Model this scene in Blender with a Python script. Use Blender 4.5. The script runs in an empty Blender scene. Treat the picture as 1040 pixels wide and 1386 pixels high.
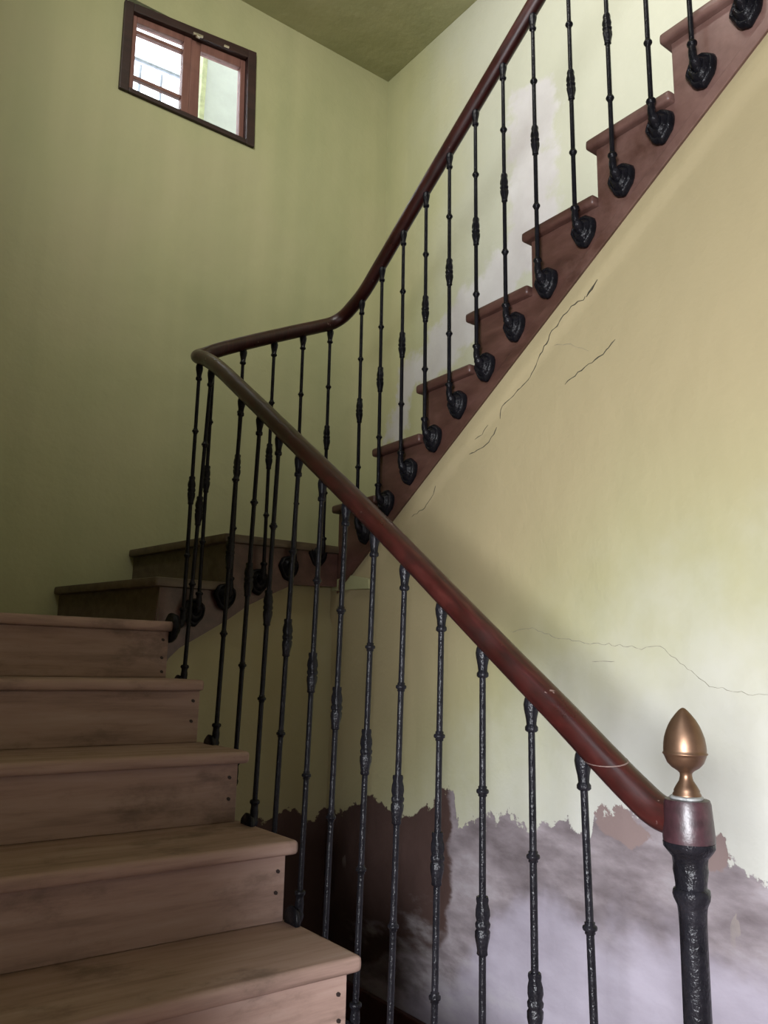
import bpy, bmesh, math, random
from mathutils import Vector, Matrix, noise

random.seed(7)
scene = bpy.context.scene
C = scene.collection

# ------------------------------------------------------------------ camera, world, light, exposure
YAW, PITCH, ROLL, FPX = 0.6414, 0.1911, 0.0203, 1099.15
fw = Vector((math.sin(YAW) * math.cos(PITCH), math.cos(YAW) * math.cos(PITCH), math.sin(PITCH)))
rt = Vector((math.cos(YAW), -math.sin(YAW), 0.0))
up = rt.cross(fw)
r2 = math.cos(ROLL) * rt + math.sin(ROLL) * up
u2 = -math.sin(ROLL) * rt + math.cos(ROLL) * up
cam_data = bpy.data.cameras.new('camera')
cam_data.sensor_fit = 'HORIZONTAL'
cam_data.sensor_width = 36.0
cam_data.lens = 36.0 * FPX / 1040.0
cam_data.clip_start = 0.02
cam = bpy.data.objects.new('camera', cam_data)
C.objects.link(cam)
cam.matrix_world = Matrix(((r2.x, u2.x, -fw.x, 0), (r2.y, u2.y, -fw.y, 0), (r2.z, u2.z, -fw.z, 0), (0, 0, 0, 1)))
scene.camera = cam

world = bpy.data.worlds.new('world')
scene.world = world
world.use_nodes = True
wn = world.node_tree
wn.nodes['Background'].inputs['Color'].default_value = (0.86, 0.93, 1.0, 1)
wn.nodes['Background'].inputs['Strength'].default_value = 3.0


def area(name, loc, target, sx, sy, power, color):
    d = bpy.data.lights.new(name, 'AREA')
    d.shape = 'RECTANGLE'
    d.size, d.size_y = sx, sy
    d.energy = power
    d.color = color
    o = bpy.data.objects.new(name, d)
    C.objects.link(o)
    o.location = loc
    o.rotation_euler = (Vector(target) - Vector(loc)).to_track_quat('-Z', 'Y').to_euler()
    return o


# daylight through the street door of the hall (behind, to the left of the camera)
area('daylight_hall_door', (-2.05, -1.00, -0.25), (-1.0, -0.7, -0.95), 1.0, 1.8, 400, (0.93, 0.95, 1.0))
# daylight through the window of the upper landing
area('daylight_upper_window', (0.13, 1.08, 3.20), (1.5, 1.08, 3.18), 1.1, 1.0, 74, (1.0, 0.98, 0.93))

scene.view_settings.view_transform = 'Standard'
scene.view_settings.look = 'None'
scene.view_settings.gamma = 1.0
scene.view_settings.use_curve_mapping = False
scene.view_settings.exposure = 0.85


# ------------------------------------------------------------------ helpers
def ident(v):
    return v


class MB:
    def __init__(self):
        self.v, self.f = [], []

    def quadbox(self, a, b):
        """box between corners a and b"""
        x0, y0, z0 = a
        x1, y1, z1 = b
        n = len(self.v)
        self.v += [(x0, y0, z0), (x1, y0, z0), (x1, y1, z0), (x0, y1, z0), (x0, y0, z1), (x1, y0, z1), (x1, y1, z1), (x0, y1, z1)]
        self.f += [tuple(n + i for i in q) for q in ((0, 3, 2, 1), (4, 5, 6, 7), (0, 1, 5, 4), (1, 2, 6, 5), (2, 3, 7, 6), (3, 0, 4, 7))]
        return self

    def hexa(self, p):
        n = len(self.v)
        self.v += [tuple(q) for q in p]
        self.f += [tuple(n + i for i in q) for q in ((0, 3, 2, 1), (4, 5, 6, 7), (0, 1, 5, 4), (1, 2, 6, 5), (2, 3, 7, 6), (3, 0, 4, 7))]
        return self

    def prism(self, poly, lo, hi, to3):
        """poly in 2D, extruded lo..hi; to3(a, b, t) -> 3D"""
        n = len(self.v)
        k = len(poly)
        self.v += [to3(a, b, lo) for a, b in poly] + [to3(a, b, hi) for a, b in poly]
        self.f.append(tuple(n + i for i in range(k)))
        self.f.append(tuple(n + k + i for i in reversed(range(k))))
        for i in range(k):
            j = (i + 1) % k
            self.f.append((n + i, n + k + i, n + k + j, n + j))
        return self

    def lathe(self, prof, seg=16, mod=None, fn=ident):
        """profile (r, z) about the local z axis"""
        n = len(self.v)
        for r, z in prof:
            for s in range(seg):
                a = 2 * math.pi * s / seg
                rr = r if mod is None else r * mod(a, z)
                self.v.append(tuple(fn((rr * math.cos(a), rr * math.sin(a), z))))
        for i in range(len(prof) - 1):
            for s in range(seg):
                t = (s + 1) % seg
                self.f.append((n + i * seg + s, n + i * seg + t, n + (i + 1) * seg + t, n + (i + 1) * seg + s))
        self.f.append(tuple(n + s for s in reversed(range(seg))))
        m = n + (len(prof) - 1) * seg
        self.f.append(tuple(m + s for s in range(seg)))
        return self

    def tube(self, path, rad, seg=12, ry=None, upv=(0, 0, 1)):
        path = [Vector(p) for p in path]
        n = len(self.v)
        k = len(path)
        side = None
        for i, p in enumerate(path):
            t = (path[min(i + 1, k - 1)] - path[max(i - 1, 0)]).normalized()
            if side is None:
                side = t.cross(Vector(upv))
                if side.length < 1e-4:
                    side = t.cross(Vector((0, 1, 0)))
            side = (side - t * side.dot(t)).normalized()
            upn = side.cross(t)
            ra = rad[i] if isinstance(rad, (list, tuple)) else rad
            rb = ra if ry is None else ra * ry
            for s in range(seg):
                a = 2 * math.pi * s / seg
                self.v.append(tuple(p + side * (ra * math.cos(a)) + upn * (rb * math.sin(a))))
        for i in range(k - 1):
            for s in range(seg):
                t2 = (s + 1) % seg
                self.f.append((n + i * seg + s, n + i * seg + t2, n + (i + 1) * seg + t2, n + (i + 1) * seg + s))
        self.f.append(tuple(n + s for s in reversed(range(seg))))
        m = n + (k - 1) * seg
        self.f.append(tuple(m + s for s in range(seg)))
        return self

    def mesh(self, name, mat, smooth=False, bevel=0.0, seg=2, angle=40):
        me = bpy.data.meshes.new(name)
        me.from_pydata(self.v, [], self.f)
        bm = bmesh.new()
        bm.from_mesh(me)
        bmesh.ops.recalc_face_normals(bm, faces=bm.faces)
        if bevel > 0:
            eds = [e for e in bm.edges if len(e.link_faces) == 2 and e.calc_face_angle(0) > math.radians(30)]
            bmesh.ops.bevel(bm, geom=eds, offset=bevel, segments=seg, profile=0.6, affect='EDGES', clamp_overlap=True)
        if smooth:
            for f in bm.faces:
                f.smooth = True
            for e in bm.edges:
                if len(e.link_faces) == 2 and e.calc_face_angle(0) > math.radians(angle):
                    e.smooth = False
        bm.to_mesh(me)
        bm.free()
        me.materials.append(mat)
        return me


def link(name, me, parent=None, loc=None, rot=None):
    o = bpy.data.objects.new(name, me)
    C.objects.link(o)
    if parent is not None:
        o.parent = parent
        if loc is None and 'base' in parent:
            b = parent['base']
            o.location = (-b[0], -b[1], -b[2])
    if loc is not None:
        o.location = loc
    if rot is not None:
        o.rotation_euler = rot
    return o


def build(name, mb, mat, parent=None, **kw):
    return link(name, mb.mesh(name, mat, **kw), parent)


def thing(name, label, cat, base=(0, 0, 0)):
    o = bpy.data.objects.new(name, None)
    o.empty_display_size = 0.1
    C.objects.link(o)
    o.location = base
    o['base'] = list(base)
    o['label'] = label
    o['category'] = cat
    return o


def struct(o, label=None):
    o['kind'] = 'structure'
    if label:
        o['label'] = label
    return o


# ------------------------------------------------------------------ materials
def new_mat(name):
    m = bpy.data.materials.new(name)
    m.use_nodes = True
    nt = m.node_tree
    b = nt.nodes['Principled BSDF']
    return m, nt, b


def nd(nt, typ, **kw):
    n = nt.nodes.new(typ)
    for k, v in kw.items():
        if k in ('operation', 'blend_type', 'data_type', 'attribute_name', 'noise_dimensions', 'wave_type', 'bands_direction', 'clamp', 'interpolation_type'):
            setattr(n, k, v)
    return n


def coords(nt, scale=(1, 1, 1), rot=(0, 0, 0)):
    tc = nt.nodes.new('ShaderNodeTexCoord')
    mp = nt.nodes.new('ShaderNodeMapping')
    mp.inputs['Scale'].default_value = scale
    mp.inputs['Rotation'].default_value = rot
    nt.links.new(tc.outputs['Object'], mp.inputs['Vector'])
    return mp.outputs['Vector']


def noise_n(nt, vec, scale, detail=4, rough=0.55):
    n = nt.nodes.new('ShaderNodeTexNoise')
    n.inputs['Scale'].default_value = scale
    n.inputs['Detail'].default_value = detail
    n.inputs['Roughness'].default_value = rough
    nt.links.new(vec, n.inputs['Vector'])
    return n.outputs['Fac']


def ramp(nt, fac, stops):
    n = nt.nodes.new('ShaderNodeValToRGB')
    cr = n.color_ramp
    while len(cr.elements) < len(stops):
        cr.elements.new(0.5)
    for e, (p, c) in zip(cr.elements, stops):
        e.position = p
        e.color = c if len(c) == 4 else (*c, 1)
    nt.links.new(fac, n.inputs['Fac'])
    return n.outputs['Color']


def mix(nt, fac, a, b, blend='MIX'):
    n = nt.nodes.new('ShaderNodeMix')
    n.data_type = 'RGBA'
    n.blend_type = blend
    for sock, val in ((n.inputs[0], fac), (n.inputs[6], a), (n.inputs[7], b)):
        if hasattr(val, 'is_linked'):
            nt.links.new(val, sock)
        elif isinstance(val, (int, float)):
            sock.default_value = val
        else:
            sock.default_value = (*val, 1) if len(val) == 3 else val
    return n.outputs[2]


def math_n(nt, op, a, b=None, clamp=False):
    n = nt.nodes.new('ShaderNodeMath')
    n.operation = op
    n.use_clamp = clamp
    for s, v in ((n.inputs[0], a), (n.inputs[1], b)):
        if v is None:
            continue
        if hasattr(v, 'is_linked'):
            nt.links.new(v, s)
        else:
            s.default_value = v
    return n.outputs[0]


def bump(nt, b, h, strength=0.3, dist=0.01):
    n = nt.nodes.new('ShaderNodeBump')
    n.inputs['Strength'].default_value = strength
    n.inputs['Distance'].default_value = dist
    nt.links.new(h, n.inputs['Height'])
    nt.links.new(n.outputs['Normal'], b.inputs['Normal'])


def step_n(nt, v, lo, hi):
    n = nt.nodes.new('ShaderNodeMapRange')
    n.interpolation_type = 'SMOOTHSTEP'
    n.inputs['From Min'].default_value = lo
    n.inputs['From Max'].default_value = hi
    nt.links.new(v, n.inputs['Value'])
    return n.outputs['Result']


PAINT_A = (0.580, 0.570, 0.325)
PAINT_B = (0.520, 0.525, 0.285)
PAINT_C = (0.610, 0.570, 0.345)


def paint_color(nt):
    vec = coords(nt)
    n1 = noise_n(nt, vec, 1.3, 3, 0.5)
    c = ramp(nt, n1, [(0.30, PAINT_B), (0.52, PAINT_A), (0.75, PAINT_C)])
    streak = noise_n(nt, coords(nt, (6, 6, 0.35)), 1.0, 3, 0.5)
    c = mix(nt, 0.5, c, ramp(nt, streak, [(0.35, (0.44, 0.46, 0.44)), (0.65, (0.56, 0.55, 0.52))]), 'OVERLAY')
    fine = noise_n(nt, vec, 60, 3, 0.6)
    relief = noise_n(nt, vec, 7, 4, 0.55)
    return c, vec, fine, relief


def attr(nt, name):
    n = nt.nodes.new('ShaderNodeAttribute')
    n.attribute_name = name
    return n.outputs['Fac']


def mat_paint(name='wall_paint', white_patch=False):
    m, nt, b = new_mat(name)
    c, vec, fine, relief = paint_color(nt)
    if white_patch:
        c = mix(nt, math_n(nt, 'MULTIPLY', step_n(nt, math_n(nt, 'ADD', attr(nt, 'd_pale'), math_n(nt, 'MULTIPLY', math_n(nt, 'SUBTRACT', noise_n(nt, vec, 3, 4), 0.5), 0.5)), -0.1, 0.7), 0.8), c, (0.61, 0.62, 0.535))  # paint mixes to a paler tone towards low y
        e = math_n(nt, 'ADD', attr(nt, 'd_patch'), math_n(nt, 'MULTIPLY', math_n(nt, 'SUBTRACT', noise_n(nt, vec, 7, 5, 0.65), 0.5), 0.34))
        k = step_n(nt, e, -0.02, 0.05)
        pc = ramp(nt, noise_n(nt, vec, 4, 4), [(0.3, (0.62, 0.58, 0.60)), (0.7, (0.78, 0.76, 0.78))])
        c = mix(nt, math_n(nt, 'MULTIPLY', k, 0.85), c, pc)
    nt.links.new(c, b.inputs['Base Color'])
    b.inputs['Roughness'].default_value = 0.62
    b.inputs['Specular IOR Level'].default_value = 0.3
    h = math_n(nt, 'ADD', math_n(nt, 'MULTIPLY', relief, 1.0), math_n(nt, 'MULTIPLY', fine, 0.06))
    bump(nt, b, h, 0.35, 0.02)
    return m


def mat_damp():
    """painted plaster whose foot has been eaten by damp: flaked paint, bare brown plaster, grey and lilac salts"""
    m, nt, b = new_mat('damp_wall_paint')
    c, vec, fine, relief = paint_color(nt)
    edge = noise_n(nt, vec, 16, 6, 0.7)
    big = noise_n(nt, vec, 4, 4, 0.6)
    wob = math_n(nt, 'ADD', math_n(nt, 'MULTIPLY', math_n(nt, 'SUBTRACT', edge, 0.5), 0.16), math_n(nt, 'MULTIPLY', math_n(nt, 'SUBTRACT', big, 0.5), 0.06))
    # hall daylight put into the paint colour: pale near it, tan above
    hall_light = step_n(nt, math_n(nt, 'ADD', attr(nt, 'd_hall_light'), math_n(nt, 'MULTIPLY', math_n(nt, 'SUBTRACT', big, 0.5), 0.5)), -0.35, 0.45)
    c = mix(nt, math_n(nt, 'MULTIPLY', step_n(nt, attr(nt, 'd_hall_light'), 0.15, -0.7), 0.85), c, (0.56, 0.455, 0.260))
    c = mix(nt, math_n(nt, 'MULTIPLY', hall_light, 0.85), c, (0.83, 0.83, 0.79))
    dd = math_n(nt, 'ADD', attr(nt, 'd_damp'), wob)
    damp = step_n(nt, dd, -0.004, 0.004)
    # plaster colours
    smear = noise_n(nt, coords(nt, (1, 1.2, 3.2), (0.5, 0, 0)), 3.0, 6, 0.62)
    grey = ramp(nt, smear, [(0.30, (0.19, 0.155, 0.160)), (0.45, (0.32, 0.27, 0.285)), (0.56, (0.45, 0.39, 0.41)), (0.70, (0.62, 0.57, 0.60))])
    lil = step_n(nt, math_n(nt, 'ADD', attr(nt, 'd_lilac'), math_n(nt, 'MULTIPLY', math_n(nt, 'SUBTRACT', big, 0.5), 0.30)), -0.02, 0.10)
    lilac = ramp(nt, smear, [(0.25, (0.47, 0.42, 0.49)), (0.7, (0.66, 0.60, 0.70))])
    g2 = mix(nt, lil, grey, lilac)
    brown = ramp(nt, big, [(0.3, (0.085, 0.048, 0.040)), (0.7, (0.135, 0.080, 0.068))])
    bk = step_n(nt, math_n(nt, 'ADD', attr(nt, 'd_brown'), math_n(nt, 'MULTIPLY', math_n(nt, 'SUBTRACT', smear, 0.5), 0.16)), -0.012, 0.012)
    g3 = mix(nt, bk, g2, brown)
    pk = step_n(nt, math_n(nt, 'ADD', attr(nt, 'd_pink'), math_n(nt, 'MULTIPLY', math_n(nt, 'SUBTRACT', edge, 0.5), 0.06)), -0.003, 0.003)
    g3 = mix(nt, pk, g3, (0.36, 0.265, 0.25))
    salt = step_n(nt, math_n(nt, 'ADD', attr(nt, 'd_salt'), math_n(nt, 'MULTIPLY', math_n(nt, 'SUBTRACT', smear, 0.5), 0.9)), -0.05, 0.22)
    g3 = mix(nt, math_n(nt, 'MULTIPLY', salt, 0.8), g3, (0.66, 0.62, 0.64))
    # a few paint flakes that held on inside the bare zone
    fl = noise_n(nt, coords(nt, (1, 3.0, 1.0)), 6.0, 3, 0.5)
    keep = math_n(nt, 'MULTIPLY', math_n(nt, 'GREATER_THAN', fl, 0.72), step_n(nt, dd, 0.22, 0.05))
    c3 = mix(nt, damp, c, g3)
    c3 = mix(nt, math_n(nt, 'MULTIPLY', keep, damp), c3, (0.46, 0.40, 0.36))
    nt.links.new(c3, b.inputs['Base Color'])
    b.inputs['Roughness'].default_value = 0.7
    b.inputs['Specular IOR Level'].default_value = 0.25
    h = math_n(nt, 'ADD', math_n(nt, 'MULTIPLY', relief, 1.0), math_n(nt, 'MULTIPLY', fine, 0.08))
    h = math_n(nt, 'SUBTRACT', h, math_n(nt, 'MULTIPLY', damp, 0.12))
    bump(nt, b, h, 0.35, 0.02)
    return m


def mat_wood(name, dark, mid, light, rough=0.5, axis='x', stain=0.5, stain_col=(0.05, 0.035, 0.03), bs=0.25, spec=0.5):
    m, nt, b = new_mat(name)
    sc = {'x': (1.2, 14, 14), 'y': (14, 1.2, 14), 'z': (14, 14, 1.2), 'd': (9, 3, 9)}[axis]
    g = noise_n(nt, coords(nt, sc), 2.2, 6, 0.62)
    c = ramp(nt, g, [(0.28, dark), (0.5, mid), (0.74, light)])
    vec = coords(nt)
    s = noise_n(nt, coords(nt, (0.8, 1, 1.5)), 6.0, 6, 0.66)
    k = step_n(nt, s, 0.50, 0.72)
    c = mix(nt, math_n(nt, 'MULTIPLY', k, stain), c, stain_col)
    nt.links.new(c, b.inputs['Base Color'])
    rr = nt.nodes.new('ShaderNodeMapRange')
    rr.inputs['To Min'].default_value = rough - 0.1
    rr.inputs['To Max'].default_value = rough + 0.15
    nt.links.new(s, rr.inputs['Value'])
    nt.links.new(rr.outputs['Result'], b.inputs['Roughness'])
    b.inputs['Specular IOR Level'].default_value = spec
    bump(nt, b, g, bs, 0.004)
    return m


def mat_rail():
    m, nt, b = new_mat('varnished_rail')
    g = noise_n(nt, coords(nt, (40, 5, 5), (0.6, 0, 0)), 3.0, 5, 0.6)
    c = ramp(nt, g, [(0.3, (0.024, 0.006, 0.005)), (0.55, (0.052, 0.009, 0.008)), (0.8, (0.095, 0.021, 0.018))])
    sp = noise_n(nt, coords(nt), 45, 3, 0.6)
    k = step_n(nt, sp, 0.70, 0.76)
    c = mix(nt, math_n(nt, 'MULTIPLY', k, 0.55), c, (0.45, 0.32, 0.28))
    nt.links.new(c, b.inputs['Base Color'])
    rr = ramp(nt, noise_n(nt, coords(nt), 12, 4), [(0.3, (0.26, 0.26, 0.26)), (0.7, (0.46, 0.46, 0.46))])
    nt.links.new(rr, b.inputs['Roughness'])
    bump(nt, b, g, 0.15, 0.003)
    return m


def mat_iron():
    m, nt, b = new_mat('black_painted_iron')
    vec = coords(nt)
    n1 = noise_n(nt, vec, 120, 3, 0.6)
    n2 = noise_n(nt, vec, 25, 4, 0.6)
    c = ramp(nt, n2, [(0.3, (0.006, 0.006, 0.008)), (0.75, (0.020, 0.019, 0.024))])
    nt.links.new(c, b.inputs['Base Color'])
    b.inputs['Roughness'].default_value = 0.25
    b.inputs['Specular IOR Level'].default_value = 0.13
    bump(nt, b, math_n(nt, 'ADD', math_n(nt, 'MULTIPLY', n1, 0.9), n2), 0.55, 0.005)
    return m


def mat_plain(name, col, rough=0.5, metal=0.0, nscale=20, var=0.25, bs=0.1, dist=0.003):
    m, nt, b = new_mat(name)
    n = noise_n(nt, coords(nt), nscale, 4, 0.6)
    lo = tuple(x * (1 - var) for x in col)
    hi = tuple(min(1, x * (1 + var)) for x in col)
    nt.links.new(ramp(nt, n, [(0.3, lo), (0.7, hi)]), b.inputs['Base Color'])
    b.inputs['Roughness'].default_value = rough
    b.inputs['Metallic'].default_value = metal
    bump(nt, b, n, bs, dist)
    return m


M_PAINT = mat_paint()
M_PATCH = mat_paint('wall_paint_with_filler', True)
M_DAMP = mat_damp()
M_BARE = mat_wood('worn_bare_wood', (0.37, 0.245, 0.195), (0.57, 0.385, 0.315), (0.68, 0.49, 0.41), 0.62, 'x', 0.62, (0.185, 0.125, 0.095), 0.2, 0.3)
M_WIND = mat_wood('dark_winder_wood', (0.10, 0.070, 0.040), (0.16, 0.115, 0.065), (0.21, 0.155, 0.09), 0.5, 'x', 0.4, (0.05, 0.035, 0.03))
M_VARN = mat_wood('red_brown_varnish', (0.080, 0.034, 0.025), (0.130, 0.060, 0.045), (0.20, 0.100, 0.080), 0.38, 'd', 0.5, (0.09, 0.035, 0.026), 0.2)
M_RAIL = mat_rail()
M_IRON = mat_iron()
M_BRASS = mat_plain('aged_brass', (0.27, 0.160, 0.100), 0.42, 0.85, 30, 0.18, 0.08)
M_PALEMETAL = mat_plain('pale_corroded_collar', (0.42, 0.43, 0.42), 0.5, 0.4, 60, 0.4, 0.4)
M_CAP = mat_plain('dark_purple_cap_wood', (0.046, 0.018, 0.023), 0.40, 0.0, 45, 0.5, 0.35)
M_NAIL = mat_plain('rusty_nail', (0.05, 0.03, 0.025), 0.6, 0.3)
M_FLOOR = mat_plain('hall_floor_tile', (0.22, 0.12, 0.09), 0.45, 0, 6, 0.3, 0.1)
M_HALL = mat_plain('dark_unseen_wall', (0.13, 0.085, 0.06), 0.5, 0, 5, 0.25)  # unseen walls given a dark tone to cut bounced light
M_CRACK = mat_plain('crack_shadow_gap', (0.10, 0.085, 0.055), 0.9, 0, 80, 0.5)
M_WINDARK = mat_wood('dark_window_wood', (0.024, 0.010, 0.008), (0.042, 0.017, 0.014), (0.070, 0.028, 0.023), 0.5, 'x', 0.4)
M_WINRED = mat_wood('red_window_wood', (0.20, 0.085, 0.065), (0.27, 0.12, 0.095), (0.36, 0.175, 0.135), 0.5, 'z', 0.4, (0.12, 0.06, 0.05))
M_SKIRT = mat_plain('dark_red_skirting', (0.10, 0.035, 0.032), 0.5, 0, 15, 0.4)
M_OUT = mat_plain('whitewashed_outside_wall', (0.30, 0.31, 0.28), 0.8, 0, 8, 0.08)
M_OUTEDGE = mat_plain('yellow_green_render', (0.26, 0.27, 0.15), 0.8, 0, 20, 0.3, 0.4, 0.01)
M_OUTRAIL = mat_plain('grey_outside_metal', (0.25, 0.27, 0.33), 0.5, 0.2)
M_LATCH = mat_plain('tarnished_latch', (0.50, 0.45, 0.32), 0.4, 0.7)
mg, ntg, bg = new_mat('window_glass')
bg.inputs['Base Color'].default_value = (1, 1, 1, 1)
bg.inputs['Roughness'].default_value = 0.02
bg.inputs['Transmission Weight'].default_value = 1.0
bg.inputs['IOR'].default_value = 1.02
M_GLASS = mg

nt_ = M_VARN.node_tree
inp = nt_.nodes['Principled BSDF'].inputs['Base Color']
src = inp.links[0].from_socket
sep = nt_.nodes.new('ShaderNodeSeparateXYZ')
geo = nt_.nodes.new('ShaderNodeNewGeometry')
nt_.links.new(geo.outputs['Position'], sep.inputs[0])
lit_tint = math_n(nt_, 'ADD', step_n(nt_, sep.outputs[1], 1.75, 0.85), math_n(nt_, 'SUBTRACT', math_n(nt_, 'MULTIPLY', noise_n(nt_, geo.outputs['Position'], 9, 6, 0.7), 2.0), 1.25))  # blotchy pink towards low y paints in the light on the upper string
nt_.links.new(mix(nt_, math_n(nt_, 'MULTIPLY', lit_tint, 0.8, True), src, (0.35, 0.205, 0.172)), inp)

# base colours of the place are scaled down together to weaken bounced light
ALB = 0.58
for m_ in (M_PAINT, M_PATCH, M_DAMP, M_BARE, M_WIND, M_VARN, M_RAIL, M_IRON, M_CAP, M_NAIL, M_FLOOR, M_CRACK, M_WINDARK, M_WINRED, M_SKIRT, M_HALL, M_PALEMETAL, M_BRASS):
    nt_ = m_.node_tree
    inp = nt_.nodes['Principled BSDF'].inputs['Base Color']
    src = inp.links[0].from_socket
    nt_.links.new(mix(nt_, 1.0, src, (ALB, ALB, ALB), 'MULTIPLY'), inp)

# ------------------------------------------------------------------ the measured stair
H = 0.185
XS, Y1, Z1, G = 1.0762, 1.5388, -0.5977, 0.2736       # lower flight: string face, first riser in view, its tread, going
XU, YU2, GU = 1.8034, 2.4500, 0.2662                   # upper flight: string face, riser of its second step
T, N = 0.033, 0.024                                    # tread thickness, nosing
ZF = Z1 - 4 * H                                        # hall floor
YBACK, XRIGHT, ZCEIL = 3.45, 2.543, 3.453
XLEFT, YLEFT = 0.10, 0.78
XWELL = 1.822
ZA, ZB = 0.303, 0.485
ZTOP = 4.7


def ly(i): return Y1 + i * G
def lz(i): return Z1 + i * H
def uy(k): return YU2 - (k - 2) * GU
def uz(k): return Z1 + (6 + k) * H - 0.044


def ubot(y):   # lower edge of the upper string
    return 0.348 + (2.645 - y) * 0.6916


KTOP = 11
YUP = uy(KTOP + 1)          # upper floor begins here
ZUP = uz(KTOP)

# ------------------------------------------------------------------ room shell
struct(build('floor', MB().quadbox((-2.3, -2.6, ZF - 0.1), (2.7, 3.6, ZF)), M_FLOOR))

# back wall with the window opening
WX0, WX1, WZ0, WZ1 = 0.985, 1.662, 2.650, 3.140
mb = MB()
for a, b in (((-0.1, ZF), (WX0, ZTOP)), ((WX1, ZF), (2.75, ZTOP)), ((WX0, ZF), (WX1, WZ0)), ((WX0, WZ1), (WX1, ZTOP))):
    mb.quadbox((a[0], YBACK, a[1]), (b[0], YBACK + 0.11, b[1]))
struct(build('wall_back', mb, M_PAINT))


# ---- signed distance fields used by the stained walls
def seg_d(p, a, b):
    ax, ay = a; bx, by = b; px, py = p
    dx, dy = bx - ax, by - ay
    t = max(0, min(1, ((px - ax) * dx + (py - ay) * dy) / (dx * dx + dy * dy)))
    return math.hypot(px - ax - t * dx, py - ay - t * dy)


def poly_sd(p, poly):
    """positive inside"""
    d = min(seg_d(p, poly[i], poly[(i + 1) % len(poly)]) for i in range(len(poly)))
    ins = False
    for i in range(len(poly)):
        (x0, y0), (x1, y1) = poly[i], poly[i - 1]
        if (y0 > p[1]) != (y1 > p[1]) and p[0] < (x1 - x0) * (p[1] - y0) / (y1 - y0) + x0:
            ins = not ins
    return d if ins else -d


def line_sd(p, pts):
    """height below a polyline z(y), pts sorted by y"""
    y, z = p
    if y <= pts[0][0]: zz = pts[0][1]
    elif y >= pts[-1][0]: zz = pts[-1][1]
    else:
        for (a, za), (b, zb) in zip(pts, pts[1:]):
            if a <= y <= b:
                zz = za + (zb - za) * (y - a) / (b - a)
                break
    return zz - z


def grid_wall(name, us, rows, to3, mat, fields, thick):
    """a subdivided wall face with its thickness behind; to3(u, s) front point (s 0..1), fields: name -> f(point)"""
    nu = len(us)
    v, f = [], []
    for s in range(rows + 1):
        for u in us:
            v.append(to3(u, s / rows))
    n = len(v)
    v += [tuple(Vector(p) + Vector(thick)) for p in v]
    for s in range(rows):
        for i in range(nu - 1):
            a = s * nu + i
            f.append((a, a + 1, a + nu + 1, a + nu))
    ring = list(range(nu)) + [s * nu + nu - 1 for s in range(1, rows + 1)] + [rows * nu + i for i in range(nu - 2, -1, -1)] + [s * nu for s in range(rows - 1, 0, -1)]
    for i in range(len(ring)):
        a, b = ring[i], ring[(i + 1) % len(ring)]
        f.append((b, a, a + n, b + n))
    c = [0, nu - 1, rows * nu + nu - 1, rows * nu]
    back = [x + n for x in ring]
    f.append(tuple(reversed(back)))
    me = bpy.data.meshes.new(name)
    me.from_pydata(v, [], f)
    bm = bmesh.new(); bm.from_mesh(me)
    bmesh.ops.recalc_face_normals(bm, faces=bm.faces)
    nf = rows * (nu - 1)
    bm.faces.ensure_lookup_table()
    for fc in bm.faces[nf:]:
        for e in fc.edges:
            e.smooth = False
    bm.to_mesh(me); bm.free()
    for i, p in enumerate(me.polygons):
        p.use_smooth = i < nf
    for fname, fn in fields.items():
        at = me.attributes.new(fname, 'FLOAT', 'POINT')
        at.data.foreach_set('value', [fn(p) for p in v])
    me.materials.append(mat)
    return link(name, me)


# right wall (outer wall of the upper flight) with a band of white filler that follows the stair
PATCH = [(2.16, 2.70), (2.44, 2.78), (2.50, 2.05), (2.62, 1.93), (2.90, 1.80), (3.12, 1.66), (3.30, 1.58), (3.43, 1.20), (3.25, 1.20), (3.18, 1.42), (2.95, 1.47), (2.70, 1.57), (2.40, 1.72), (2.16, 1.72)]
us = [-2.55, -1.0, 0.5, 1.2] + [1.5 + 0.025 * i for i in range(78)] + [YBACK]
struct(grid_wall('wall_right', us, 170, lambda u, s: (XRIGHT, u, ZF + (ZTOP - ZF) * s), M_PATCH,
                 {'d_patch': lambda p: poly_sd((p[1], p[2]), PATCH) if p[0] < XRIGHT + 0.01 and p[1] > 1.4 and p[2] > 0.8 else -1.0,
                  'd_pale': lambda p: 3.25 - p[1]}, (0.15, 0, 0)))

# left wall of the stair, hall walls, front wall
struct(build('wall_left', MB().quadbox((XLEFT - 0.18, YLEFT, ZF), (XLEFT, YBACK - 0.001, ZTOP)), M_PAINT))
struct(build('wall_hall', MB().quadbox((-2.3, YLEFT, ZF), (XLEFT - 0.181, YLEFT + 0.15, 2.1)), M_HALL))
struct(build('wall_street', MB().quadbox((-2.3, -2.6, ZF), (-2.15, YLEFT - 0.001, 2.1)), M_HALL))
struct(build('wall_front', MB().quadbox((-2.149, -2.6, ZF), (2.54, -2.45, 2.1)), M_HALL))
struct(build('wall_front_upper', MB().quadbox((XLEFT - 0.18, -2.6, 2.101), (2.54, -2.45, ZTOP)), M_PAINT))
struct(build('wall_left_upper', MB().quadbox((XLEFT - 0.18, -2.449, 2.101), (XLEFT, YLEFT - 0.001, ZTOP)), M_PAINT))

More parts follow.
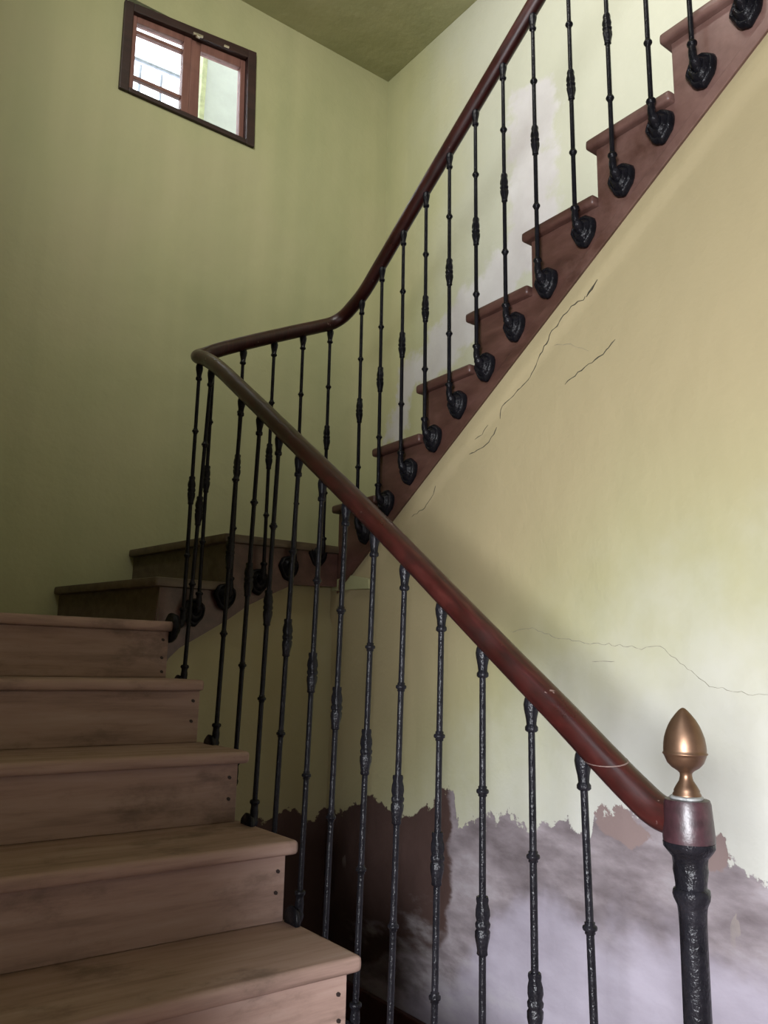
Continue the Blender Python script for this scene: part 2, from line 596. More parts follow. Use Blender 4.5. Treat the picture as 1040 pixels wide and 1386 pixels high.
# ceilings: low one over the turn, high one over the upper landing, the hall ceiling
struct(build('ceiling', MB().quadbox((XLEFT + 0.001, 1.9, ZCEIL), (XRIGHT - 0.001, YBACK - 0.001, ZCEIL + 0.15)), M_PAINT))
struct(build('ceiling_upper', MB().quadbox((XLEFT - 0.18, -2.6, ZTOP + 0.001), (2.75, YBACK + 0.11, ZTOP + 0.1)), M_PAINT))
struct(build('ceiling_bulkhead', MB().quadbox((XLEFT + 0.001, 1.80, ZCEIL), (XRIGHT - 0.001, 1.899, ZTOP)), M_PAINT))
struct(build('ceiling_hall', MB().quadbox((-2.149, -2.449, 1.95), (XWELL + 0.14, 0.05, 2.1)), M_HALL))
struct(build('added_light_baffle', MB().quadbox((XLEFT + 0.001, YUP - 0.049, 2.30), (1.00, 1.68, ZUP)), M_FLOOR))  # unseen slab added to keep the upper light off the well walls
struct(build('floor_upper', MB().quadbox((XLEFT + 0.001, -2.449, 2.101), (XRIGHT - 0.001, YUP - 0.05, ZUP)), M_FLOOR))

# ---- the stained wall below the upper flight
DAMP = sorted([(2.75, -0.55), (2.63, -0.517), (2.584, -0.484), (2.515, -0.444), (2.402, -0.472), (2.338, -0.483), (2.256, -0.488), (2.179, -0.446), (2.122, -0.422),
               (2.086, -0.383), (2.036, -0.372), (2.020, -0.47), (1.946, -0.455), (1.788, -0.415), (1.715, -0.439), (1.63, -0.406), (1.576, -0.384), (1.513, -0.416), (1.49, -0.44),
               (1.473, -0.36), (1.38, -0.345), (1.327, -0.36), (1.142, -0.365), (1.114, -0.355), (1.099, -0.41), (1.055, -0.417), (1.006, -0.442), (0.8, -0.47), (0.3, -0.5)])
BROWN = [(3.2, -0.2), (2.045, -0.2), (2.050, -0.55), (2.07, -0.80), (2.12, -0.90), (2.30, -0.92), (2.47, -1.02), (3.2, -1.15)]
LILAC = sorted([(2.6, -1.12), (2.2, -1.00), (2.05, -0.92), (1.85, -0.66), (1.661, -0.548), (1.582, -0.57), (1.495, -0.588), (1.40, -0.60), (1.2, -0.56), (1.0, -0.62), (0.5, -0.6)])


PINK1 = [(1.475, -0.325), (1.38, -0.335), (1.30, -0.40), (1.36, -0.44), (1.41, -0.415), (1.47, -0.40)]
PINK2 = [(1.17, -0.345), (1.108, -0.345), (1.092, -0.42), (1.11, -0.44), (1.17, -0.44)]


def hall_light(p):
    # daylight falloff painted in: paler towards the foot and the open hall
    return 0.25 - (p[2] + 0.15) * 0.95 - max(0, p[1] - 1.35) * 0.75


YW1 = 2.78
us = [-2.44, -1.5, -0.6, 0.2, 0.55] + [0.80 + 0.0165 * i for i in range(120)] + [YW1]


def well_pt(u, s):
    zt = min(ubot(u) + 0.02, 1.95) if u > 0.2 else 1.95
    if u > 2.66:
        zt = ubot(2.66) + 0.02
    z = ZF + (zt - ZF) * s
    d = (ubot(u) - z) * 0.82
    k = max(0.0, min(1.0, (0.075 - d) / 0.03))
    k = k * k * (3 - 2 * k)
    w = noise.noise(Vector((u * 2.2, z * 2.2, 3.1))) * 0.004
    return (XWELL - 0.012 * k + w * (1 - k), u, z)


FLD = {'d_damp': lambda p: line_sd((p[1], p[2]), DAMP), 'd_brown': lambda p: poly_sd((p[1], p[2]), BROWN),
       'd_lilac': lambda p: line_sd((p[1], p[2]), LILAC), 'd_hall_light': hall_light,
       'd_pink': lambda p: max(poly_sd((p[1], p[2]), PINK1), poly_sd((p[1], p[2]), PINK2)),
       'd_salt': lambda p: 0.14 - math.hypot((p[1] - 2.18) * 0.55, p[2] + 1.00)}
well = struct(grid_wall('wall_stairwell', us, 130, well_pt, M_DAMP, FLD, (0.14, 0, 0)))

# ---- the wall below the winders (turns the corner of the well)
YWB = 2.775
BKDAMP = sorted([(1.05, -0.60), (1.30, -0.58), (1.465, -0.571), (1.60, -0.55), (1.633, -0.535), (1.68, -0.52), (1.72, -0.58), (1.78, -0.56), (1.85, -0.54)])
PS = [(1.075, -0.10), (1.120, -0.02), (1.132, 0.02), (1.17, 0.059), (1.235, 0.098), (1.344, 0.166), (1.422, 0.223), (1.505, 0.267), (1.607, 0.315), (1.80, 0.320)]


def ps(x):
    for (a, za), (b, zb) in zip(PS, PS[1:]):
        if x <= b:
            return za + (zb - za) * (x - a) / (b - a)
    return PS[-1][1]


us = [1.06 + 0.02 * i for i in range(38)] + [XWELL + 0.002]
struct(grid_wall('wall_winder', us, 80, lambda u, s: (u, YWB, ZF + (ps(u) + 0.02 - ZF) * s), M_DAMP,
                 {'d_damp': lambda p: line_sd((p[0], p[2]), BKDAMP), 'd_brown': lambda p: 0.5 if p[2] > -1.1 else -0.2,
                  'd_lilac': lambda p: -0.6, 'd_hall_light': lambda p: -0.3, 'd_pink': lambda p: -1.0, 'd_salt': lambda p: -1.0}, (0, 0.12, 0)))

# spandrel wall below the lower flight (faces the well)
lowbot = lambda y: -0.94 + (y - 1.54) * H / G
pl = [(1.00, ZF), (2.77, ZF), (2.77, lowbot(2.77) + 0.015), (1.00, lowbot(1.00) + 0.015)]
struct(build('wall_spandrel', MB().prism(pl, XS - 0.13, XS - 0.036, lambda a, b, t: (t, a, b)), M_HALL))

# skirting along the stained wall
struct(build('baseboard_right', MB().quadbox((XWELL - 0.022, -2.4, ZF), (XWELL - 0.004, 2.75, -1.092)), M_SKIRT, bevel=0.004))
struct(build('baseboard_back', MB().quadbox((XS + 0.002, YWB - 0.02, ZF), (XWELL - 0.023, YWB - 0.001, -1.092)), M_SKIRT, bevel=0.004))

# plaster lip at the corner of the well
lip = MB().prism([(2.757, 0.345), (2.64, 0.362), (2.505, 0.338), (2.500, 0.298), (2.62, 0.303), (2.757, 0.305)], XWELL - 0.020, XWELL + 0.02, lambda a, b, t: (t, a, b))
link('plaster_lip', lip.mesh('plaster_lip', M_PAINT, bevel=0.003), well)


M_HAIR = mat_plain('hairline_crack', (0.18, 0.17, 0.135), 0.9, 0, 80, 0.4)


def crack(pts, w, jit=0.006, seed=0):
    """a thin jagged gap in the stairwell wall"""
    rnd = random.Random(seed)
    dense = []
    for (a, za), (b, zb) in zip(pts, pts[1:]):
        L = math.hypot(b - a, zb - za)
        k = max(2, int(L / 0.012))
        for i in range(k):
            t = i / k
            dense.append((a + (b - a) * t + rnd.uniform(-jit, jit) * 0.5, za + (zb - za) * t + rnd.uniform(-jit, jit) * 0.5))
    dense.append(pts[-1])
    m = MB()
    n = len(dense)
    for i, (y, z) in enumerate(dense):
        a, b = dense[max(0, i - 1)], dense[min(n - 1, i + 1)]
        dy, dz = b[0] - a[0], b[1] - a[1]
        L = math.hypot(dy, dz) or 1
        ww = w * (0.35 + 0.65 * rnd.random()) * (0.25 if i in (0, n - 1) else 1)
        ny, nz = -dz / L * ww, dy / L * ww
        base = well_x(y, z)
        for s, dx in ((1, -0.0012), (-1, -0.0012), (-1, 0.004), (1, 0.004)):
            m.v.append((base + dx, y + s * ny, z + s * nz))
    for i in range(n - 1):
        for s in range(4):
            t = (s + 1) % 4
            m.f.append((i * 4 + s, i * 4 + t, i * 4 + 4 + t, i * 4 + 4 + s))
    m.f += [(3, 2, 1, 0), (4 * n - 4, 4 * n - 3, 4 * n - 2, 4 * n - 1)]
    o = link('plaster_crack', m.mesh('plaster_crack', M_CRACK if w > 0.001 else M_HAIR), well)
    return o


def well_x(y, z):
    zt = ubot(y) + 0.02
    return well_pt(y, (z - ZF) / (zt - ZF))[0]


crack([(1.406, 1.135), (1.449, 1.099)], 0.0035, 0.004, 1)
crack([(1.449, 1.099), (1.50, 1.085), (1.58, 1.031), (1.69, 0.906), (1.788, 0.858), (1.811, 0.839), (1.815, 0.81)], 0.0016, 0.006, 2)
crack([(1.357, 0.935), (1.40, 0.905), (1.45, 0.888), (1.49, 0.876), (1.541, 0.852)], 0.0018, 0.006, 3)
crack([(1.832, 0.786), (1.845, 0.765), (1.867, 0.743), (1.91, 0.727), (1.963, 0.72)], 0.0017, 0.004, 4)
crack([(1.87, 0.80), (1.90, 0.775), (1.93, 0.765)], 0.0013, 0.004, 5)
crack([(1.58, 0.99), (1.52, 0.975), (1.45, 0.93)], 0.0005, 0.004, 9)
crack([(1.781, 0.12), (1.689, 0.129), (1.60, 0.10), (1.497, 0.083), (1.40, 0.078), (1.304, 0.065), (1.249, 0.071), (1.178, 0.016), (1.121, -0.023), (1.05, -0.036), (0.977, -0.042), (0.90, -0.05)], 0.0006, 0.007, 6)
crack([(1.47, 0.033), (1.394, 0.033)], 0.0009, 0.003, 7)
crack([(2.13, 0.635), (2.16, 0.60), (2.20, 0.57), (2.26, 0.545)], 0.0011, 0.005, 8)

# ------------------------------------------------------------------ window
window = thing('window_1', 'small high wooden window with two lights in the back wall', 'window', (1.32, YBACK, 2.64))
del window['category']
window['kind'] = 'structure'
WC = ((0.984, 2.641), (1.675, 2.640), (1.658, 3.167), (0.975, 3.092))     # the old frame hangs out of square


def wq(u, v, y):
    (x0, z0), (x1, z1), (x2, z2), (x3, z3) = WC
    return ((1 - u) * (1 - v) * x0 + u * (1 - v) * x1 + u * v * x2 + (1 - u) * v * x3, y,
            (1 - u) * (1 - v) * z0 + u * (1 - v) * z1 + u * v * z2 + (1 - u) * v * z3)


def wbox(name, u0, u1, v0, v1, y0, y1, mat, parent=None, bev=0.004):
    m = MB().hexa([wq(u0, v0, y0), wq(u1, v0, y0), wq(u1, v0, y1), wq(u0, v0, y1), wq(u0, v1, y0), wq(u1, v1, y0), wq(u1, v1, y1), wq(u0, v1, y1)])
    par = parent or window
    o = bpy.data.objects.new(name, m.mesh(name, mat, bevel=bev))
    C.objects.link(o)
    o.parent = par
    if par is window:
        b = window['base']
        o.location = (-b[0], -b[1], -b[2])
    return o


Y0 = YBACK
wbox('frame_stile', -0.01, 0.055, -0.02, 1.02, Y0 - 0.018, Y0 + 0.06, M_WINDARK)
wbox('frame_stile', 0.940, 1.01, -0.02, 1.02, Y0 - 0.018, Y0 + 0.06, M_WINDARK)
wbox('frame_rail', 0.055, 0.940, 0.925, 1.02, Y0 - 0.018, Y0 + 0.06, M_WINDARK)
wbox('frame_rail', 0.055, 0.940, -0.02, 0.030, Y0 - 0.018, Y0 + 0.06, M_WINDARK)
ls = wbox('sash', 0.055, 0.095, 0.030, 0.925, Y0 + 0.008, Y0 + 0.045, M_WINRED)
wbox('sash_stile', 0.440, 0.500, 0.030, 0.925, Y0 + 0.008, Y0 + 0.045, M_WINRED, ls)
wbox('sash_rail', 0.095, 0.440, 0.850, 0.925, Y0 + 0.008, Y0 + 0.045, M_WINRED, ls)
wbox('sash_rail', 0.095, 0.440, 0.030, 0.050, Y0 + 0.008, Y0 + 0.045, M_WINRED, ls)
wbox('glazing_bar', 0.095, 0.440, 0.735, 0.775, Y0 + 0.015, Y0 + 0.040, M_WINRED, ls)
wbox('glazing_bar', 0.095, 0.440, 0.205, 0.245, Y0 + 0.015, Y0 + 0.040, M_WINRED, ls)
wbox('pane', 0.095, 0.440, 0.050, 0.205, Y0 + 0.025, Y0 + 0.029, M_GLASS, ls, 0)
wbox('pane', 0.095, 0.440, 0.245, 0.735, Y0 + 0.025, Y0 + 0.029, M_GLASS, ls, 0)
wbox('pane', 0.095, 0.440, 0.775, 0.850, Y0 + 0.025, Y0 + 0.029, M_GLASS, ls, 0)
rs = wbox('sash', 0.500, 0.575, 0.030, 0.925, Y0 + 0.014, Y0 + 0.050, M_WINRED)
wbox('sash_stile', 0.900, 0.940, 0.030, 0.925, Y0 + 0.014, Y0 + 0.050, M_WINRED, rs)
wbox('sash_rail', 0.575, 0.900, 0.830, 0.925, Y0 + 0.014, Y0 + 0.050, M_WINRED, rs)
wbox('sash_rail', 0.575, 0.900, 0.030, 0.048, Y0 + 0.014, Y0 + 0.050, M_WINRED, rs)
wbox('pane', 0.575, 0.900, 0.048, 0.830, Y0 + 0.030, Y0 + 0.034, M_GLASS, rs, 0)
la = wbox('latch', 0.490, 0.565, 0.925, 0.948, Y0 - 0.028, Y0 - 0.018, M_LATCH, None, 0.002)
wbox('latch_knob', 0.512, 0.542, 0.905, 0.925, Y0 - 0.034, Y0 - 0.016, M_LATCH, la, 0.003)
wbox('latch_plate', 0.735, 0.775, 0.930, 0.950, Y0 - 0.026, Y0 - 0.018, M_LATCH, None, 0.002)

# what stands outside the window: the flank of the neighbouring house and a roof terrace railing
struct(build('wall_outside', MB().quadbox((1.868, 4.60, 2.0), (2.75, 4.75, 6.5)), M_OUT))
eo = MB().quadbox((1.835, 4.585, 2.0), (1.867, 4.70, 6.5))
struct(build('trim_1', eo, M_OUTEDGE))
rl = thing('terrace_railing', 'grey metal railing seen outside through the left window light', 'railing', (1.5, 4.9, 3.6))
build('top_rail', MB().tube([(0.9, 4.9, 3.99), (1.9, 4.9, 4.04)], 0.014, 8), M_OUTRAIL, rl)
build('bottom_rail', MB().tube([(0.9, 4.9, 3.60), (1.9, 4.9, 3.65)], 0.012, 8), M_OUTRAIL, rl)
for i in range(6):
    x = 1.08 + i * 0.148
    build('post', MB().tube([(x, 4.9, 3.60), (x, 4.9, 3.985)], 0.010, 8), M_OUTRAIL, rl)
struct(build('wall_terrace', MB().quadbox((0.6, 4.85, 2.0), (1.83, 4.95, 3.585)), M_OUT))

# ------------------------------------------------------------------ staircase
stair = thing('staircase', 'old wooden staircase with bare worn lower treads turning up to a red-brown string', 'staircase', (0.6, 0.72, ZF))


def tread_box(x0, x1, y0, y1, z, mat, b=0.013):
    return build('tread', MB().quadbox((x0, y0, z - T), (x1, y1, z)), mat, stair, smooth=True, bevel=b, seg=3, angle=50)


def nail(x, y, z, par, ax):
    m = MB().lathe([(0.0052, 0.0), (0.0056, 0.0010), (0.0040, 0.0018)], 7, lambda a, z: 1 + 0.2 * math.cos(2 * a + 1))
    o = link('nail_head', m.mesh('nail_head', M_NAIL), par, loc=(x, y, z), rot=(math.radians(90), 0, 0) if ax == 'y' else (0, math.radians(-90), 0))
    return o


# lower flight (i = 0 is the lowest tread in the photograph)
for i in range(-3, 5):
    y, z = ly(i), lz(i)
    if i < 4:
        xe = XS + N if i != 3 else XS + 0.004           # one nosing has lost its return
        tread_box(XLEFT + 0.002, xe, y - N, ly(i + 1) + 0.020, z, M_BARE)
    zb = lz(i - 1) + 0.0005 if i > -3 else ZF + 0.0005
    rz = build('riser', MB().quadbox((XLEFT + 0.002, y, zb), (XS, y + 0.022, z - T - 0.0005)), M_BARE, stair, bevel=0.0015, seg=1)
    if i >= 0:
        b = stair['base']
        for dz in (0.035, 0.085, 0.125)[:2 + (i == 4)]:
            nail(XS - 0.020 + random.uniform(-0.004, 0.004), y + 0.0004, z - T - dz + random.uniform(-0.008, 0.008), rz, 'y')

# winders
PA = ((1.084, 2.765), (0.930, YBACK - 0.002))     # riser line of the first winder: string end, wall end
PB = ((1.331, 2.752), (1.225, YBACK - 0.002))


def ptread(poly, z):
    return build('tread', MB().prism(poly, z - T, z, lambda a, b, t: (a, b, t)), M_WIND, stair, smooth=True, bevel=0.010, seg=2, angle=50)


m5 = MB().prism([(XLEFT + 0.002, ly(4) - N), (XS + N, ly(4) - N), (XS + N, 2.752), (PA[0][0] + 0.01, PA[0][1]), (PA[1][0] + 0.01, PA[1][1]), (XLEFT + 0.002, YBACK - 0.002)], lz(4) - T, lz(4), lambda a, b, t: (a, b, t))
build('tread', m5, M_BARE, stair, smooth=True, bevel=0.012, seg=3, angle=50)
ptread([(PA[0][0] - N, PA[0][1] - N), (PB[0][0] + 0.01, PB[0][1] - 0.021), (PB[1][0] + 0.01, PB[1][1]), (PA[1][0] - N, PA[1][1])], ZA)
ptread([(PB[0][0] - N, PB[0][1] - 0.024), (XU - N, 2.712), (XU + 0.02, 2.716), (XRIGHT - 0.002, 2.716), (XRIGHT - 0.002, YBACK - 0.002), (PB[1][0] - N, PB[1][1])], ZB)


def skew_riser(p, q, z0, z1):
    d = (Vector(q) - Vector(p)).normalized()
    n = Vector((-d.y, d.x)) * -0.022
    P_ = [p, q, (q[0] + n.x, q[1] + n.y), (p[0] + n.x, p[1] + n.y)]
    return build('riser', MB().prism(P_, z0, z1, lambda a, b, t: (a, b, t)), M_WIND, stair, bevel=0.001, seg=1)


skew_riser(PA[0], PA[1], lz(4) + 0.0005, ZA - T - 0.0005)
skew_riser(PB[0], PB[1], ZA + 0.0005, ZB - T - 0.0005)

# upper flight
for k in range(1, KTOP + 1):
    y = 2.722 if k == 1 else uy(k)
    z = uz(k)
    yn = uy(k + 1)
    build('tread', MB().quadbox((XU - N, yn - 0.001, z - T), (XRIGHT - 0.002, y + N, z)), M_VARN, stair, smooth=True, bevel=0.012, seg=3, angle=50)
    zb = (uz(k - 1) if k > 1 else ZB) + 0.0005
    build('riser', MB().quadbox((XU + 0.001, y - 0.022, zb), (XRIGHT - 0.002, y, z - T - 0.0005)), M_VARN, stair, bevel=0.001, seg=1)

# strings
poly = []
for k in range(1, KTOP + 1):
    y = 2.722 if k == 1 else uy(k)
    z0 = (uz(k - 1) if k > 1 else ZB) - T - 0.0005
    poly += [(y, z0 + 0.0), (y, uz(k) - T - 0.0005)]
yend = uy(KTOP + 1) + 0.002
poly += [(yend, uz(KTOP) - T - 0.0005), (yend, ubot(yend)), (2.722, ubot(2.722))]
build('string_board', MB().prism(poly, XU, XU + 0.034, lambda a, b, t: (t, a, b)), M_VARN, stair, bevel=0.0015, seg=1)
mold = MB().prism([(2.70, ubot(2.70) - 0.004), (yend, ubot(yend) - 0.004), (yend, ubot(yend) + 0.036), (2.70, ubot(2.70) + 0.036)], XU - 0.007, XU - 0.0005, lambda a, b, t: (t, a, b))
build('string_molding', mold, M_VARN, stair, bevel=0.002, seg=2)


def backy(x):
    return 2.770 - (x - 1.084) * 0.068


pl = [(x, z) for x, z in PS]
top = [(1.800, ZB - T - 0.0005), (1.331, ZB - T - 0.0005), (1.331, ZA - T - 0.0005), (1.084, ZA - T - 0.0005), (1.075, 0.10)]
pp = pl + top
m = MB()
n0 = len(pp)
m.v = [(x, backy(x) - 0.004, z) for x, z in pp] + [(x, backy(x) + 0.030, z) for x, z in pp]
m.f = [tuple(range(n0)), tuple(reversed(range(n0, 2 * n0)))] + [(i, n0 + i, n0 + (i + 1) % n0, (i + 1) % n0) for i in range(n0)]
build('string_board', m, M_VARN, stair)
# lower string, hidden behind the riser ends
poly = [(ly(-3) + 0.023, ZF + 0.001)]
for i in range(-3, 5):
    zb = (lz(i - 1) if i > -3 else ZF + T + 0.001) - T - 0.0005
    poly += [(ly(i) + 0.023, zb), (ly(i) + 0.023, lz(i) - T - 0.001)]
poly += [(2.755, lz(4) - T - 0.001), (2.755, lowbot(2.755)), (0.96, ZF + 0.001)]
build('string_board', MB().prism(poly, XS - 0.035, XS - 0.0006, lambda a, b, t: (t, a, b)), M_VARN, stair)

# ------------------------------------------------------------------ railing
rail = thing('stair_railing', 'dark wooden handrail on black iron balusters with a brass-tipped newel post', 'railing', (1.125, 0.74, ZF))
XL, XR_, YB_ = 1.125, 1.755, 2.692
ctrl = [(XL, 0.752, -0.213), (XL, 0.79, -0.205), (XL, 0.83, -0.180), (XL, 0.886, -0.139), (XL, 0.978, -0.069), (XL, 1.083, 0.008), (XL, 1.293, 0.164), (XL, 1.566, 0.366), (XL, 1.933, 0.627),
        (XL, 2.276, 0.870), (XL, 2.50, 1.024), (XL, 2.60, 1.080), (XL + 0.002, 2.655, 1.103), (XL + 0.012, 2.680, 1.116), (XL + 0.040, 2.692, 1.134), (1.229, YB_, 1.172), (1.381, YB_, 1.250), (1.544, YB_, 1.330),
        (1.66, YB_ - 0.002, 1.385), (1.715, YB_ - 0.012, 1.412), (1.745, YB_ - 0.042, 1.438), (XR_, 2.585, 1.470), (XR_, 2.52, 1.498), (XR_, 2.385, 1.592), (XR_, 2.202, 1.725), (XR_, 2.032, 1.845), (XR_, 1.836, 1.983), (XR_, 1.657, 2.110),
        (XR_, 1.30, 2.363), (XR_, 0.90, 2.645), (XR_, 0.45, 2.963)]


def catmull(P, k=6):
    P = [Vector(p) for p in P]
    out = []
    for i in range(len(P) - 1):
        p0, p1, p2, p3 = P[max(i - 1, 0)], P[i], P[i + 1], P[min(i + 2, len(P) - 1)]
        d01, d12, d23 = max((p1 - p0).length, 1e-4) ** 0.5, (p2 - p1).length ** 0.5, max((p3 - p2).length, 1e-4) ** 0.5
        m1 = (p2 - p1) + d12 * ((p1 - p0) / d01 - (p2 - p0) / (d01 + d12)) if i > 0 else (p2 - p1)
        m2 = (p2 - p1) + d12 * ((p3 - p2) / d23 - (p3 - p1) / (d12 + d23)) if i < len(P) - 2 else (p2 - p1)
        for s in range(k):
            t = s / k
            out.append((2 * t**3 - 3 * t**2 + 1) * p1 + (t**3 - 2 * t**2 + t) * m1 + (-2 * t**3 + 3 * t**2) * p2 + (t**3 - t**2) * m2)
    out.append(P[-1])
    return out


path = catmull(ctrl)
hr = build('handrail', MB().tube(path, 0.0285, 20, ry=0.92), M_RAIL, rail, smooth=True, angle=60)
# the scarf joint near the foot
jy = 0.893
for a, b in zip(path, path[1:]):
    if a.y <= jy <= b.y and a.x < 1.2:
        d = (b - a).normalized()
        break
jm = MB()
side_ = d.cross(Vector((0, 0, 1))).normalized()
upn_ = side_.cross(d)
for dz in (-0.0007, 0.0007):
    for q in range(20):
        an = 2 * math.pi * q / 20
        pt = side_ * (0.0290 * math.cos(an)) + upn_ * (0.0290 * 0.92 * math.sin(an))
        jm.v.append(tuple(a + pt + d * ((dz + 0.25 * pt.x - pt.z) / d.z)))
jm.f = [(q, (q + 1) % 20, 20 + (q + 1) % 20, 20 + q) for q in range(20)] + [tuple(reversed(range(20))), tuple(range(20, 40))]
link('scarf_joint', jm.mesh('scarf_joint', mat_plain('pale_joint_filler', (0.12, 0.08, 0.07), 0.6)), hr)


def rail_z_y(y, lower):
    pts = [p for p in path if (p.x < 1.14 and lower) or (p.x > 1.74 and not lower)]
    best = min(pts, key=lambda p: abs(p.y - y))
    for a, b in zip(pts, pts[1:]):
        if min(a.y, b.y) <= y <= max(a.y, b.y) and abs(a.y - b.y) > 1e-6:
            return a.z + (b.z - a.z) * (y - a.y) / (b.y - a.y)
    return best.z


def rail_z_x(x):
    for a, b in zip(path, path[1:]):
        if a.y > 2.64 and b.y > 2.64 and a.x <= x <= b.x and b.x - a.x > 1e-6:
            return a.z + (b.z - a.z) * (x - a.x) / (b.x - a.x)
    return 1.11


# --- baluster parts, modelled once; local z = 0 at the bracket, local +x towards the string
def leaf(n, amp):
    return lambda a, z: 1 + amp * math.cos(n * a)


def make_parts(Ltot, gap, kf, rs=1.0):
    R0 = 0.0066
    top = Ltot
    ring1, kn, ring2 = top - 0.266 * kf, top - 0.500 * kf, top - 0.748 * kf
    P = {}
    P['rod'] = MB().lathe([(R0 * 1.05, 0.03), (R0 * 1.03, Ltot * 0.5), (R0 * 0.97, top - 0.045)], 12).mesh('rod', M_IRON, smooth=True)
    P['capital'] = MB().lathe([(0.0078, top - 0.056), (0.0112, top - 0.053), (0.0112, top - 0.047), (0.0086, top - 0.043), (0.0096, top - 0.032), (0.0124, top - 0.018), (0.0135, top - 0.008), (0.0120, top + 0.001), (0.0080, top + 0.012)], 18, leaf(6, 0.07)).mesh('capital', M_IRON, smooth=True, angle=70)

    def ring(z):
        return MB().lathe([(0.0066, z - 0.010), (0.0086, z - 0.0085), (0.0082, z - 0.005), (0.0115, z - 0.003), (0.0121, z), (0.0115, z + 0.003), (0.0082, z + 0.005), (0.0086, z + 0.0085), (0.0066, z + 0.010)], 14).mesh('collar', M_IRON, smooth=True, angle=70)
    P['r1'], P['r2'] = ring(ring1), ring(ring2)
    pr = [(-0.050, 0.0075), (-0.047, 0.0100), (-0.041, 0.0094), (-0.034, 0.0105), (-0.020, 0.0132), (-0.010, 0.0135), (-0.006, 0.0112), (-0.003, 0.0130), (0.003, 0.0138), (0.007, 0.0118), (0.010, 0.0116), (0.018, 0.0134), (0.028, 0.0126), (0.038, 0.0102), (0.045, 0.0112), (0.050, 0.0105), (0.049, 0.007)]
    P['knot'] = MB().lathe([(r, kn + dz) for dz, r in pr], 20, lambda a, z: 1 + 0.075 * math.cos(5 * a + 60 * (z - kn))).mesh('knot', M_IRON, smooth=True, angle=75)
    P['socket'] = MB().lathe([(0.0080, 0.012), (0.0105, 0.016), (0.0110, 0.030), (0.0096, 0.040), (0.0100, 0.046), (0.0132, 0.049), (0.0138, 0.053), (0.0125, 0.057), (0.0085, 0.059)], 14).mesh('socket', M_IRON, smooth=True, angle=70)
    # bracket: an arm that bends into the string and ends in a scrolled rosette
    b = MB()
    arm = []
    for i in range(9):
        t = i / 8 * math.pi / 2
        arm.append(((gap - 0.014) * (1 - math.cos(t)), 0, 0.022 - 0.030 * math.sin(t)))
    arm = [(0, 0, 0.03)] + arm + [(gap - 0.002, 0, -0.009)]
    b.tube(arm, [0.0110] * 4 + [0.0145] * 7, 12, upv=(0, 1, 0))

    def rose(v):
        x, y, z = v          # lathe axis -> local -x ; lower half drawn down to a point
        yy, zz = x * rs, y * rs
        if zz < 0:
            zz *= 1.30
            yy *= (1 + zz * 5.0)
        return (gap - 0.0005 - z * min(1.0, gap / 0.040), yy, zz - 0.006)
    b.lathe([(0.041, 0.0), (0.044, 0.006), (0.043, 0.014), (0.038, 0.023), (0.034, 0.024), (0.031, 0.021), (0.027, 0.027), (0.021, 0.034), (0.016, 0.033), (0.013, 0.030), (0.010, 0.036), (0.004, 0.039)], 24, lambda a, z: 1 + 0.035 * math.cos(7 * a), rose)
    P['bracket'] = b.mesh('bracket', M_IRON, smooth=True, angle=60)
    return P


PARTS_L = make_parts(1.07, 0.024, 1.0, 0.72)
PARTS_U = make_parts(0.930, 0.048, 0.925)


def baluster(x, y, ztop, Lt, parts, rz, tilt=(0, 0)):
    b = rail['base']
    o = link('baluster', parts['rod'], rail, loc=(x - b[0] + tilt[0], y - b[1] + tilt[1], ztop - Lt - b[2]))
    # lean: rotate so that the head stays under the rail
    q = Matrix.Rotation(rz, 3, 'Z')
    zax = Vector((-tilt[0], -tilt[1], Lt)).normalized()
    xax = q @ Vector((1, 0, 0))
    xax = (xax - zax * xax.dot(zax)).normalized()
    yax = zax.cross(xax)
    o.rotation_euler = Matrix((xax, yax, zax)).transposed().to_euler()
    for nme, key in (('capital', 'capital'), ('collar', 'r1'), ('collar', 'r2'), ('knot', 'knot'), ('socket', 'socket'), ('bracket', 'bracket')):
        link(nme, parts[key], o, loc=(0, 0, 0))
    return o


LY = [(0.933, -0.045), (1.048, -0.022), (1.174, -0.02), (1.297, -0.01), (1.423, 0.0), (1.541, 0.0), (1.666, 0.0), (1.781, 0.0), (1.908, 0.01), (2.027, 0.0), (2.152, 0.0), (2.285, 0.0), (2.534, 0.01), (2.640, 0.0)]
for y, ty in LY:
    last = y > 2.6
    baluster(XL, y, rail_z_y(y, True) - 0.032, 0.930 if last else 1.07, PARTS_U if last else PARTS_L, math.pi, (0, 0) if last else (-0.0248, ty))
for x in (1.202, 1.321, 1.453, 1.583, 1.712):
    baluster(x, YB_, rail_z_x(x) - 0.030, 0.930, PARTS_U, math.pi / 2, (0, 0))
for y in (2.528, 2.394, 2.260, 2.126, 1.996, 1.860, 1.724, 1.586, 1.436, 1.296, 1.163, 1.032, 0.900, 0.766):
    baluster(XR_, y, rail_z_y(y, False) - 0.032, 0.930, PARTS_U, 0.0, (0, -0.004))

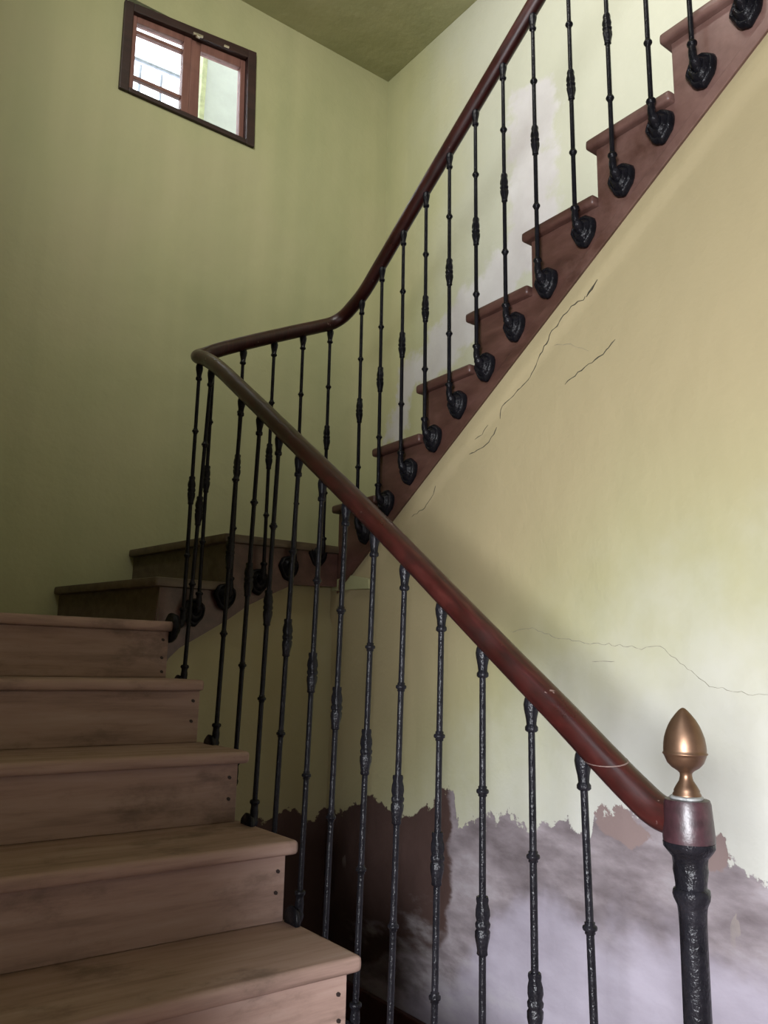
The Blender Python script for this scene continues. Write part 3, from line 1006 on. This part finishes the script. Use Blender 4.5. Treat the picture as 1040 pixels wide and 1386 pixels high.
# --- newel post
nb = rail['base']
NX, NY = 1.125, 0.7385
npost = MB().lathe([(0.036, ZF), (0.036, ZF + 0.03), (0.030, ZF + 0.05), (0.033, ZF + 0.07), (0.024, ZF + 0.10), (0.0205, ZF + 0.16), (0.0200, -0.60), (0.0190, -0.36), (0.0198, -0.338), (0.0215, -0.328), (0.0262, -0.318), (0.0272, -0.312), (0.0258, -0.306), (0.0222, -0.304), (0.0222, -0.298), (0.0245, -0.280), (0.0238, -0.272), (0.0255, -0.262), (0.0330, -0.253), (0.0375, -0.247), (0.0375, -0.240)], 24,
                   lambda a, z: 1 + (0.03 * math.cos(8 * a) if z < -0.36 and z > ZF + 0.16 else 0.025 * math.cos(6 * a + 90 * z)))
po = link('newel_post', npost.mesh('newel_post', M_IRON, smooth=True, angle=60), rail, loc=(NX - nb[0], NY - nb[1], -nb[2]))
cap = MB().lathe([(0.030, -0.241), (0.0365, -0.2405), (0.0372, -0.235), (0.0365, -0.222), (0.0338, -0.187), (0.0318, -0.181), (0.0200, -0.1795)], 28)
link('newel_cap', cap.mesh('newel_cap', M_CAP, smooth=True, angle=50), po, loc=(0, 0, 0))
col = MB().lathe([(0.0235, -0.1805), (0.0240, -0.177), (0.0215, -0.1755)], 24, lambda a, z: 1 + 0.04 * math.cos(3 * a))
link('pale_collar', col.mesh('pale_collar', M_PALEMETAL, smooth=True), po, loc=(0, 0, 0))
fin = MB().lathe([(0.0205, -0.1765), (0.0205, -0.1735), (0.0185, -0.1705), (0.0187, -0.1680), (0.0150, -0.1615), (0.0105, -0.1545), (0.0088, -0.1480), (0.0090, -0.1435), (0.0120, -0.1405), (0.0200, -0.1355), (0.0262, -0.1290), (0.0300, -0.1200), (0.0310, -0.1172), (0.0326, -0.1160), (0.0326, -0.1145), (0.0310, -0.1132),
                  (0.0312, -0.1090), (0.0306, -0.1010), (0.0290, -0.0920), (0.0262, -0.0830), (0.0224, -0.0740), (0.0178, -0.0660), (0.0125, -0.0590), (0.0072, -0.0530), (0.0034, -0.0495), (0.0008, -0.0485)], 36)
fo = link('finial', fin.mesh('finial', M_BRASS, smooth=True, angle=60), po, loc=(0, 0, 0))
fo['label'] = 'acorn-shaped brass finial'
